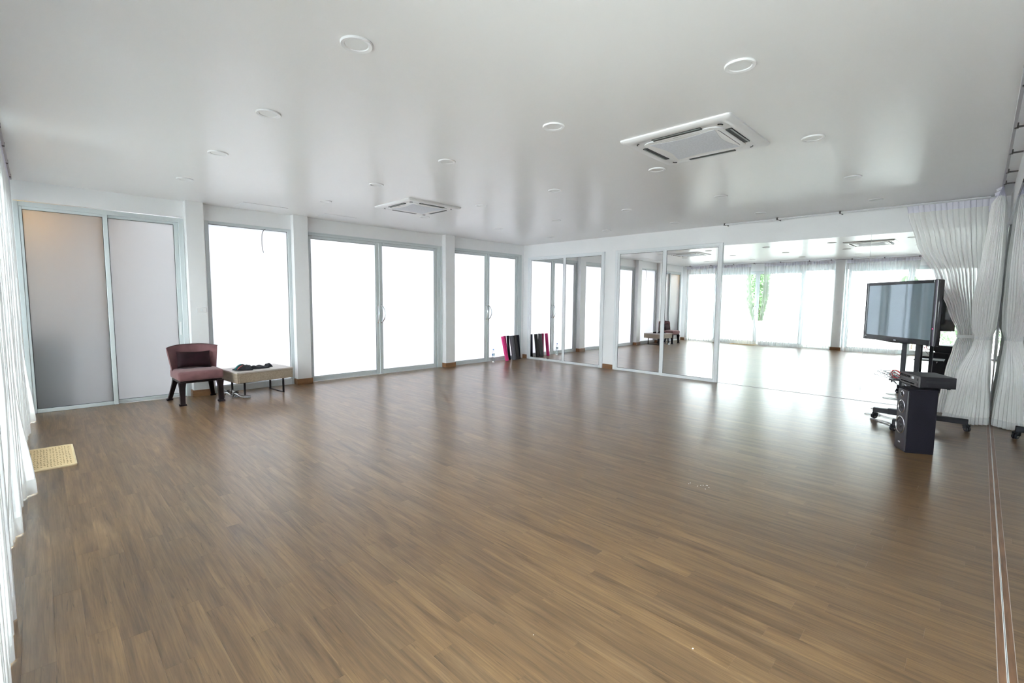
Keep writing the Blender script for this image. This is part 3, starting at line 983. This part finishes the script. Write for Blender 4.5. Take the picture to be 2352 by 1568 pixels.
def heap(name, m, rx, ry, hgt, seed, loc, rz, parent=None):
    verts, faces = [], []
    n, k = 14, 44
    verts.append((0, 0, hgt * .75))
    for j in range(1, n + 1):
        r = j / n
        for i in range(k):
            a = 2 * math.pi * i / k
            e = 1 + .22 * noise.noise(Vector((math.cos(a) * 1.6, math.sin(a) * 1.6, seed)))
            x, y = rx * r * e * math.cos(a), ry * r * e * math.sin(a)
            f = 1 - r ** 3.2
            rid = abs(noise.noise(Vector((x * 11, y * 13, seed + 3)))) * 1.1
            big = noise.noise(Vector((x * 5, y * 6, seed + 9)))
            z = hgt * f * (.55 + rid + .5 * big)
            verts.append((x, y, max(0.002, z) if j < n else 0.0))
    for i in range(k):
        faces.append((0, 1 + i, 1 + (i + 1) % k))
    for j in range(n - 1):
        for i in range(k):
            a = 1 + j * k + i; b_ = 1 + j * k + (i + 1) % k
            faces.append((a, a + k, b_ + k, b_))
    faces.append([1 + (n - 1) * k + i for i in range(k)][::-1])
    me = bpy.data.meshes.new(name); me.from_pydata(verts, [], faces); me.materials.append(m)
    for p in me.polygons: p.use_smooth = True
    o = bpy.data.objects.new(name, me); COL.objects.link(o)
    o.location = loc; o.rotation_euler[2] = rz
    if parent is not None: o.parent = parent
    return o
cl = thing('clothes', 'crumpled black clothes with teal and coral trim on the bench', 'clothes', (.42, -6.62, .3985))
heap('garment', M['cloth'], .17, .13, .085, 2.0, (.05, -.12, 0), .2, cl)
heap('garment', M['cloth'], .19, .08, .055, 5.0, (.06, .06, 0), R90 * .9, cl)
heap('sleeve', M['cloth'], .075, .055, .055, 8.0, (-.04, .27, 0), .4, cl)
MB().tube(bezier_pts([(.13, -.22, .02), (.13, -.19, .048), (.12, -.165, .060), (.10, -.14, .066)], 12), .006, 6).done('piping', M['coral'], cl, True)
MB().tube(bezier_pts([(.09, -.235, .012), (.09, -.215, .045), (.07, -.185, .066), (.05, -.15, .075)], 12), .014, 6).done('trim', M['teal'], cl, True)

def shoe(loc, rz, label, tip=0.0):
    t = thing('high_heeled_shoe', label, 'shoe', loc, rz, 'silver heels under the bench')
    Ls = .235
    rings, sole = [], []
    for i in range(13):
        s = i / 12
        x = s * Ls
        z = .004 + .068 * sm(.32, .95, s)
        wd = .038 * (math.sin(math.pi * min(1, .12 + s * 1.05)) ** .5) * (1 - .25 * sm(.4, .8, s)) if s < .95 else .022
        hh = .012 + .035 * math.sin(math.pi * min(.98, .1 + s * .9)) ** 1 * (1 if s < .35 else .55) + (.05 * sm(.7, 1, s))
        ring = [(x, wd * math.cos(a), z + max(0, math.sin(a)) * hh - (.004 if math.sin(a) < 0 else 0)) for a in [2 * math.pi * k / 14 for k in range(14)]]
        rings.append(ring)
    b = MB().loft(rings)
    b.done('upper', M['silver'], t, True)
    MB().tube([(Ls - .012, 0, .07), (Ls - .004, 0, .035), (Ls - .003, 0, 0)], .01, 8, [.02, .009, .006]).done('heel', M['silver'], t, True)
    b = MB().box((.005, -.034, 0), (.10, .034, .005), .002); b.done('sole', M['black'], t)
    pts = [(Ls - .02 + .0, .03 * math.cos(a), .1 + .03 * math.sin(a) * 1.2) for a in [math.pi * k / 10 for k in range(-1, 12)]]
    MB().tube([(Ls - .01 - .07 * abs(math.sin(math.radians(q))), .03 * math.cos(math.radians(q)), .10 + .012 * math.sin(math.radians(q))) for q in range(0, 361, 30)], .004, 6).done('ankle_strap', M['black'], t, True)
    return t
shoe((.585, -6.80, 0), math.radians(-112), 'silver high-heeled shoe under the bench, nearer the mauve chair')
shoe((.725, -6.72, 0), math.radians(-108), 'silver high-heeled shoe lying in front, farther from the chair')

# ------------------------------------------------------------------ yoga mats and bottle
def yoga_mat(bot, top, r, m, label):
    bot, top = Vector(bot), Vector(top)
    d = (top - bot).normalized()
    ln = .61
    # rest the lower rim on the floor
    dz = r * math.sqrt(max(0, 1 - d.z ** 2))
    t = thing('yoga_mat', label, 'yoga mat', (bot.x, bot.y, 0), 0, 'rolled yoga mats leaning in the corner')
    q = Vector((0, 0, 1)).rotation_difference(d).to_matrix()
    b = MB()
    # spiral roll outline with thickness
    out, turns, th = [], 3.0, .0145
    n = 90
    outer = [( (r - (turns - 0) * 0 - th * (k / n) * turns) , 2 * math.pi * turns * k / n) for k in range(n + 1)]
    o_ = [(rr * math.cos(a), rr * math.sin(a)) for rr, a in outer]
    i_ = [((rr - th * .82) * math.cos(a), (rr - th * .82) * math.sin(a)) for rr, a in outer]
    lo, hi = [], []
    for z, dst in ((0, lo), (ln, hi)):
        dst.append([b.bm.verts.new(q @ Vector((x, y, z)) + Vector((0, 0, dz))) for x, y in o_])
        dst.append([b.bm.verts.new(q @ Vector((x, y, z)) + Vector((0, 0, dz))) for x, y in i_])
    for k in range(n):
        b.bm.faces.new((lo[0][k], lo[0][k + 1], hi[0][k + 1], hi[0][k]))
        b.bm.faces.new((lo[1][k + 1], lo[1][k], hi[1][k], hi[1][k + 1]))
        b.bm.faces.new((lo[0][k + 1], lo[0][k], lo[1][k], lo[1][k + 1]))
        b.bm.faces.new((hi[0][k], hi[0][k + 1], hi[1][k + 1], hi[1][k]))
    b.bm.faces.new((lo[0][0], hi[0][0], hi[1][0], lo[1][0])); b.bm.faces.new((lo[0][n], lo[1][n], hi[1][n], hi[0][n]))
    b.done('roll', m, t, True)
    return t
for bt, tp, r, m, lb in [
    ((.225, -.80, 0), (.105, -.85, .6), .05, 'pink', 'bright pink rolled yoga mat, leftmost of the rolls'),
    ((.112, -.70, 0), (.065, -.745, .6), .042, 'magenta', 'darker magenta rolled yoga mat hidden behind the bright pink one'),
    ((.082, -.585, 0), (.058, -.625, .6), .040, 'mat_black', 'slim black rolled yoga mat between the pink and charcoal ones'),
    ((.225, -.55, 0), (.125, -.57, .6), .058, 'mat_grey', 'charcoal rolled yoga mat standing foremost in the corner'),
    ((.205, -.405, 0), (.10, -.43, .6), .058, 'mat_dark', 'dark grey rolled yoga mat right of the charcoal one'),
    ((.105, -.26, 0), (.065, -.285, .58), .05, 'mat_navy', 'navy rolled yoga mat rightmost against the door frame')]:
    yoga_mat(bt, tp, r, M[m], lb)

bo = thing('water_bottle', 'clear plastic water bottle with blue label on the floor', 'bottle', (.185, -1.225, 0))
MB().lathe([(.03, 0), (.033, .006), (.033, .06), (.031, .07), (.033, .08), (.033, .13), (.033, .205), (.031, .225), (.018, .275), (.013, .29), (.013, .305)], 24).done('body', M['bottle'], bo, True)
MB().lathe([(.0155, .303), (.0155, .325), (.014, .328)], 20).done('cap', M['blue'], bo, True)
MB().lathe([(.0335, .165), (.0337, .168), (.0337, .212), (.0335, .215)], 24, cap=False).done('label', M['sky_label'], bo, True)
MB().loft([[(.0342 * math.cos(a), .0342 * math.sin(a), z) for a in [math.radians(q) for q in range(-150, -40, 10)]] for z in (.172, .208)], cap=False, closed=False).done('print', M['blue'], bo, True)

# ------------------------------------------------------------------ doormat
dm = thing('doormat', 'cream woven doormat half under the sheer curtain', 'doormat', (2.43, -8.98, 0))
MB().prism(rrect(.40, .235, .03), 0.0008, .009).done('mat_body', M['doormat'], dm)
b = MB()
o1 = [(x, y, z) for z in (.0005,) for x, y in rrect(.405, .24, .03)]
b.loft([[(x * k, y * k2, z) for x, y in rrect(.405, .24, .03)] for k, k2, z in ((1, 1, .0005), (1, 1, .0115), (.965, .945, .0125), (.96, .94, .009))], cap=False)
b.done('binding', M['doormat_edge'], dm)
b = MB(); rnd = random.Random(3)
for j in range(20):
    y = -.205 + j * .0212
    x = -.36 + rnd.uniform(0, .04)
    while x < .33:
        ln = rnd.uniform(.02, .05)
        z0 = .009
        x2 = min(.36, x + ln); sk = rnd.uniform(.004, .012)
        b.prism([(x, y - .003), (x2, y - .003 + sk), (x2, y + .002 + sk), (x, y + .002)], z0, z0 + .0016)
        x += ln + rnd.uniform(.012, .045)
o = b.done('weave_threads', M['doormat_dk'], dm); o['kind'] = 'stuff'
dm.rotation_euler[2] = 0.0

# ------------------------------------------------------------------ plaster crumbs
b = MB(); rnd = random.Random(5)
for cx, cy, s in [(7.66, -7.0, .004), (7.12, -7.43, .0025)] + [(6.91 + rnd.uniform(-.08, .08), -5.18 + rnd.uniform(-.05, .05), .004) for _ in range(9)]:
    b.lathe([(s * .6, 0), (s, s * .5), (s * .5, s)], 6, (cx, cy, .0))
o = b.done('plaster_crumbs', M['crumb']); o['kind'] = 'stuff'; tag(o, 'white plaster crumbs scattered on the brown floor', 'crumbs')

# ------------------------------------------------------------------ television stand
st = thing('tv_stand', 'dark metal television stand with twin posts and casters', 'stand', (7.96, -1.25, 0))
def bar(lo, hi, name, m='stand', bev=.004):
    return MB().box(lo, hi, bev).done(name, M[m], st)
MB().box((-.43, -.03, .085), (.47, .03, .145), .004).done('rear_bar', M['stand'], st)
MB().box((-.28, -.036, .082), (.14, .036, .155), .004).done('bar_sleeve', M['stand'], st)
MB().box((-.17, -.63, .085), (.16, -.57, .14), .004).done('front_bar', M['stand'], st)
MB().box((-.06, -.60, .09), (.02, .0, .135), .004).done('centre_beam', M['stand'], st)
for x in (-.165, -.035):
    MB().box((x - .024, -.02, .14), (x + .024, .03, 1.62), .004).done('post', M['stand'], st)
for k, z in enumerate((.62, 1.2)):
    MB().box((-.19, -.028, z), (-.01, -.02, z + .03), .003).done('cross_plate', M['stand'], st)
MB().box((-.25, -.44, .575), (.12, -.02, .595), .004).done('shelf', M['stand'], st)
for s in (-1, 1):
    MB().prism([(-.10 + s * .13 - .006, -.03), (-.10 + s * .13 + .006, -.03), (-.10 + s * .13 + .006, -.36), (-.10 + s * .13 - .006, -.36)], .545, .575).done('shelf_bracket', M['stand'], st)
def caster(x, y, a):
    c = bpy.data.objects.new('caster', None); c.empty_display_size = .05
    b = MB()
    b.lathe([(.020, .075), (.020, .085)], 12, (0, 0, 0))
    b.box((-.020, -.026, .035), (.028, -.020, .078), .002); b.box((-.020, .020, .035), (.028, .026, .078), .002); b.box((-.018, -.026, .066), (.024, .026, .078), .002)
    b.box((.016, -.018, .06), (.05, .018, .068), .002)
    o = b.done('caster', M['black'], st)
    o.location = (x, y, 0); o.rotation_euler[2] = a
    bpy.data.objects.remove(c)
    b = MB()
    for yy in (-.012, .012):
        b.lathe([(.010, -.009), (.030, -.008), (.033, -.003), (.033, .003), (.030, .008), (.010, .009)], 20, (-.006, yy, .033), mtx=Matrix.Rotation(R90, 3, 'X'))
    b.done('wheel', M['black'], o, True)
    MB().lathe([(.009, -.0235), (.014, -.0225), (.014, .0225), (.009, .0235)], 14, (-.006, 0, .033), mtx=Matrix.Rotation(R90, 3, 'X')).done('hub', M['chrome'], o, True)
for x, y, a in ((-.41, 0, .6), (.46, 0, 2.2), (-.155, -.60, .9), (.145, -.60, 2.6)):
    caster(x, y, a)
# arm that carries the turned television
MB().tube([(-.10, -.02, 1.40), (-.09, -.12, 1.40), (-.06, -.275, 1.40)], .03, 8).done('mount_arm', M['stand'], st)

# ------------------------------------------------------------------ television
TA = math.radians(-50)
tv = thing('television', 'flat black television turned towards the room on the stand', 'television', (7.75, -1.66, 1.04), TA)
tw_, th_ = .575, .3615   # half sizes; local z measured from the bottom edge
hz = 2 * th_
b = MB()
b.box((-tw_, 0.0, 0), (tw_, .05, hz), .012, seg=2)
b.done('casing', M['bezel'], tv, True)
bz = .036
b = MB()
rect_ring(b, -tw_, tw_, 0, hz, bz, .05, bz, .062, -.022, .004, .004)
b.done('bezel', M['bezel'], tv)
MB().box((tw_ - .022, -.0235, .006), (tw_ - .006, -.018, hz - .006), .002).done('side_trim', M['bezel_side'], tv)
MB().box((-tw_ + bz, -.012, .062), (tw_ - .05, .002, hz - bz)).done('screen', M['screen'], tv)
MB().box((-.32, .05, .12), (.32, .11, hz - .16), .02).done('back_cover', M['black'], tv)
MB().box((-.13, .11, .2), (.13, .2, .5), .004).done('mount_plate', M['stand'], tv)
MB().lathe([(.0045, 0), (.0045, .003), (.002, .004)], 10, (tw_ - .022, -.022, .19), mtx=Matrix.Rotation(R90, 3, 'X')).done('indicator', M['led'], tv)
MB().box((-tw_ + .03, -.0235, .04), (-tw_ + .065, -.021, .049)).done('badge', M['badge'], tv)
MB().box((-.015, -.0235, .018), (.022, -.021, .028)).done('logo_plate', M['badge'], tv)
b = MB()
b.loft([[(x, -.021 - d, z) for x, d, z in ((-.3, 0, .004), (-.15, .005, -.006), (0, .007, -.008), (.15, .005, -.006), (.3, 0, .004), (.3, 0, .012), (-.3, 0, .012))], [(x, .02, z) for x, z in ((-.3, .004), (-.15, -.006), (0, -.008), (.15, -.006), (.3, .004), (.3, .012), (-.3, .012))]])
b.done('lower_lip', M['black'], tv)

# ------------------------------------------------------------------ loudspeakers and amplifier
SP = math.atan2(-.089, -.164)
def speaker(loc, rz, label):
    """Local: width along x, front face towards -y, depth to +y; origin at the near front corner."""
    t = thing('loudspeaker', label, 'loudspeaker', loc, rz, 'floorstanding black loudspeakers')
    w_, d_, h_ = .19, .25, .65
    MB().box((0, .015, 0), (w_, d_, h_ - .012), .003).done('cabinet', M['vinyl'], t)
    MB().box((-.003, .0, h_ - .02), (w_ + .003, d_ + .003, h_), .004).done('top_cap', M['vinyl'], t)
    MB().box((.0, -.004, .012), (w_, .016, h_ - .02), .008, seg=2).done('baffle', M['baffle'], t, True)
    rx = Matrix.Rotation(R90, 3, 'X')
    for z, r in ((.585, .028), (.455, .062), (.265, .085)):
        MB().lathe([(r, 0), (r + .005, .004), (r - .002, .0075), (r - .006, .003), (r - .007, 0)], 36, (w_ / 2, -.003, z), mtx=rx, cap=False).done('chrome_ring', M['chrome'], t, True)
        MB().lathe([(r - .004, .0015), (r * .82, .006), (r * .70, .0), (r * .32, .001), (r * .28, .008), (.001, .012)], 36, (w_ / 2, -.0035, z), mtx=rx, cap=False).done('driver_cone', M['cone'], t, True)
    MB().box((w_ / 2 - .016, -.0065, .083), (w_ / 2 + .022, -.0035, .098), .001).done('badge', M['badge'], t)
    for (x, y) in ((.02, .03), (w_ - .02, .03), (.02, d_ - .02), (w_ - .02, d_ - .02)):
        pass
    return t
# local +x runs (-.48,+.88) in the world, local +y runs (+.9,+.45)
ax = math.atan2(.877, -.476)
def sp_loc(x, y): return (x, y, 0)
def speaker_m(x, y, ang, label):
    t = speaker((x, y, 0), 0, label)
    # width direction = ang, depth direction = ang - 90 degrees : mirror the local frame through rotation only
    t.rotation_euler[2] = ang + math.pi
    return t
# front face normal points to (-.877,-.476); width runs from far to near
def place_speaker(near, label):
    wdir = Vector((-.476, .877))          # near front corner -> far front corner
    far = Vector(near) + wdir * .19
    t = speaker((far.x, far.y, 0), math.atan2(-wdir.y, -wdir.x), label)
    return t
place_speaker((7.987, -2.827), 'black floor loudspeaker with three chrome-ringed drivers carrying the amplifier front')
place_speaker((7.966, -2.345), 'black floor loudspeaker standing half hidden behind the nearer one')

# amplifier: near corner (8.055,-2.73), front panel runs to (7.87,-2.34), depth to (8.285,-2.55)
fd = Vector((-.185, .385)).normalized()
am = thing('amplifier', 'black karaoke amplifier lying across the two loudspeakers', 'amplifier', (8.055 + fd.x * .42, -2.74 + fd.y * .42, .651), math.atan2(-fd.y, -fd.x))
AW, AD, AH = .42, .30, .122
MB().box((0, .012, .012), (AW, AD, AH), .003).done('case', M['amp'], am)
MB().box((-.004, 0, .012), (AW + .003, .014, AH - .002), .003).done('front_panel', M['amp_front'], am)
MB().box((-.004, -.002, .052), (AW - .03, .0005, .056)).done('panel_groove', M['black'], am)
rx = Matrix.Rotation(R90, 3, 'X')
for k in range(6):
    MB().lathe([(.011, 0), (.011, .014), (.009, .018)], 16, (.05 + k * .034, 0, .095), mtx=rx).done('knob', M['black'], am, True)
for k in range(11):
    MB().lathe([(.0065, 0), (.0065, .009)], 10, (.05 + k * .027, 0, .034), mtx=rx).done('small_knob', M['black'], am, True)
MB().box((.26, -.002, .08), (.31, .001, .105), .001).done('display', M['badge'], am)
for z in (.035, .085):
    MB().box((AW - .042, -.003, z - .014), (AW - .018, .002, z + .014), .002).done('button', M['black'], am)
for k in range(2):
    MB().box((AW - .0005, .06, .062 + k * .012), (AW + .0015, .25, .068 + k * .012)).done('vent_slot', M['black'], am)
MB().lathe([(.004, 0), (.004, .003)], 8, (AW, .07, .03), mtx=Matrix.Rotation(R90, 3, 'Y')).done('screw', M['black'], am)
MB().lathe([(.004, 0), (.004, .003)], 8, (AW, .25, .03), mtx=Matrix.Rotation(R90, 3, 'Y')).done('screw', M['black'], am)
for x in (.04, AW - .04):
    for y in (.04, AD - .04):
        MB().lathe([(.014, 0), (.016, .012)], 12, (x, y, 0)).done('foot', M['black'], am, True)

# ------------------------------------------------------------------ cables
def cable(pts, r, m, label, n=30):
    b = MB().tube(bezier_pts(pts, n), r, 6)
    return tag(b.done('cable', m, None, True), label, 'cable')
cable([(7.88, -2.36, .74), (7.84, -2.34, .77), (7.80, -2.31, .76), (7.80, -2.30, .72), (7.83, -2.32, .69), (7.86, -2.34, .70)], .006, M['red'], 'red cable looping out of the amplifier end')
cable([(7.87, -2.35, .72), (7.82, -2.33, .745), (7.775, -2.28, .73), (7.79, -2.25, .69), (7.84, -2.28, .68)], .005, M['red'], 'lower red cable looping under the first red one')
rnd = random.Random(9)
cb = thing('cable_bundle', 'bundle of thin grey wires sagging out of the amplifier end', 'cables', (7.87, -2.34, .70))
for k in range(7):
    e = Vector((-.24 + .03 * k, .12 - .03 * k, .012 * ((k * 3) % 5)))
    MB().tube(bezier_pts([(0, 0, .006 * k - .02), (-.07, .04, .012 * k), (e.x + .05, e.y, e.z + .015), e, (e.x + .06, e.y + .02, e.z - .02), (-.07, .08, -.04), (-.03, .14, -.10)], 30), .0026, 6).done('wire', M['cable'] if k % 2 else M['rail'], cb, True)
def floor_loop(cx, cy, rx_, ry_, rot, label, extra=None):
    pts = []
    for k in range(9):
        a = 2 * math.pi * k / 8 + .3
        x, y = rx_ * math.cos(a), ry_ * math.sin(a)
        pts.append((cx + x * math.cos(rot) - y * math.sin(rot), cy + x * math.sin(rot) + y * math.cos(rot), .004 + .0005 * k))
    if extra: pts += extra
    cable(pts, .0035, M['rail'], label, 60)
floor_loop(7.50, -1.02, .09, .05, .3, 'grey cable coiled on the floor beyond the left stand caster', [(7.7, -1.1, .006), (7.95, -1.12, .004)])
floor_loop(7.62, -1.38, .12, .035, -.5, 'grey cable looping around the left stand caster on the floor', [(7.72, -1.42, .006), (7.9, -1.6, .004)])
floor_loop(7.52, -.55, .10, .05, .2, 'grey cable coiled on the floor close to the back mirror', [(7.75, -.7, .006), (7.95, -.9, .004)])
cable([(7.58, -1.42, .004), (7.70, -1.52, .004), (7.80, -1.70, .004), (7.9, -1.95, .005), (8.02, -2.1, .004)], .0035, M['cable'], 'thin dark cable trailing along the floor towards the rear loudspeaker')
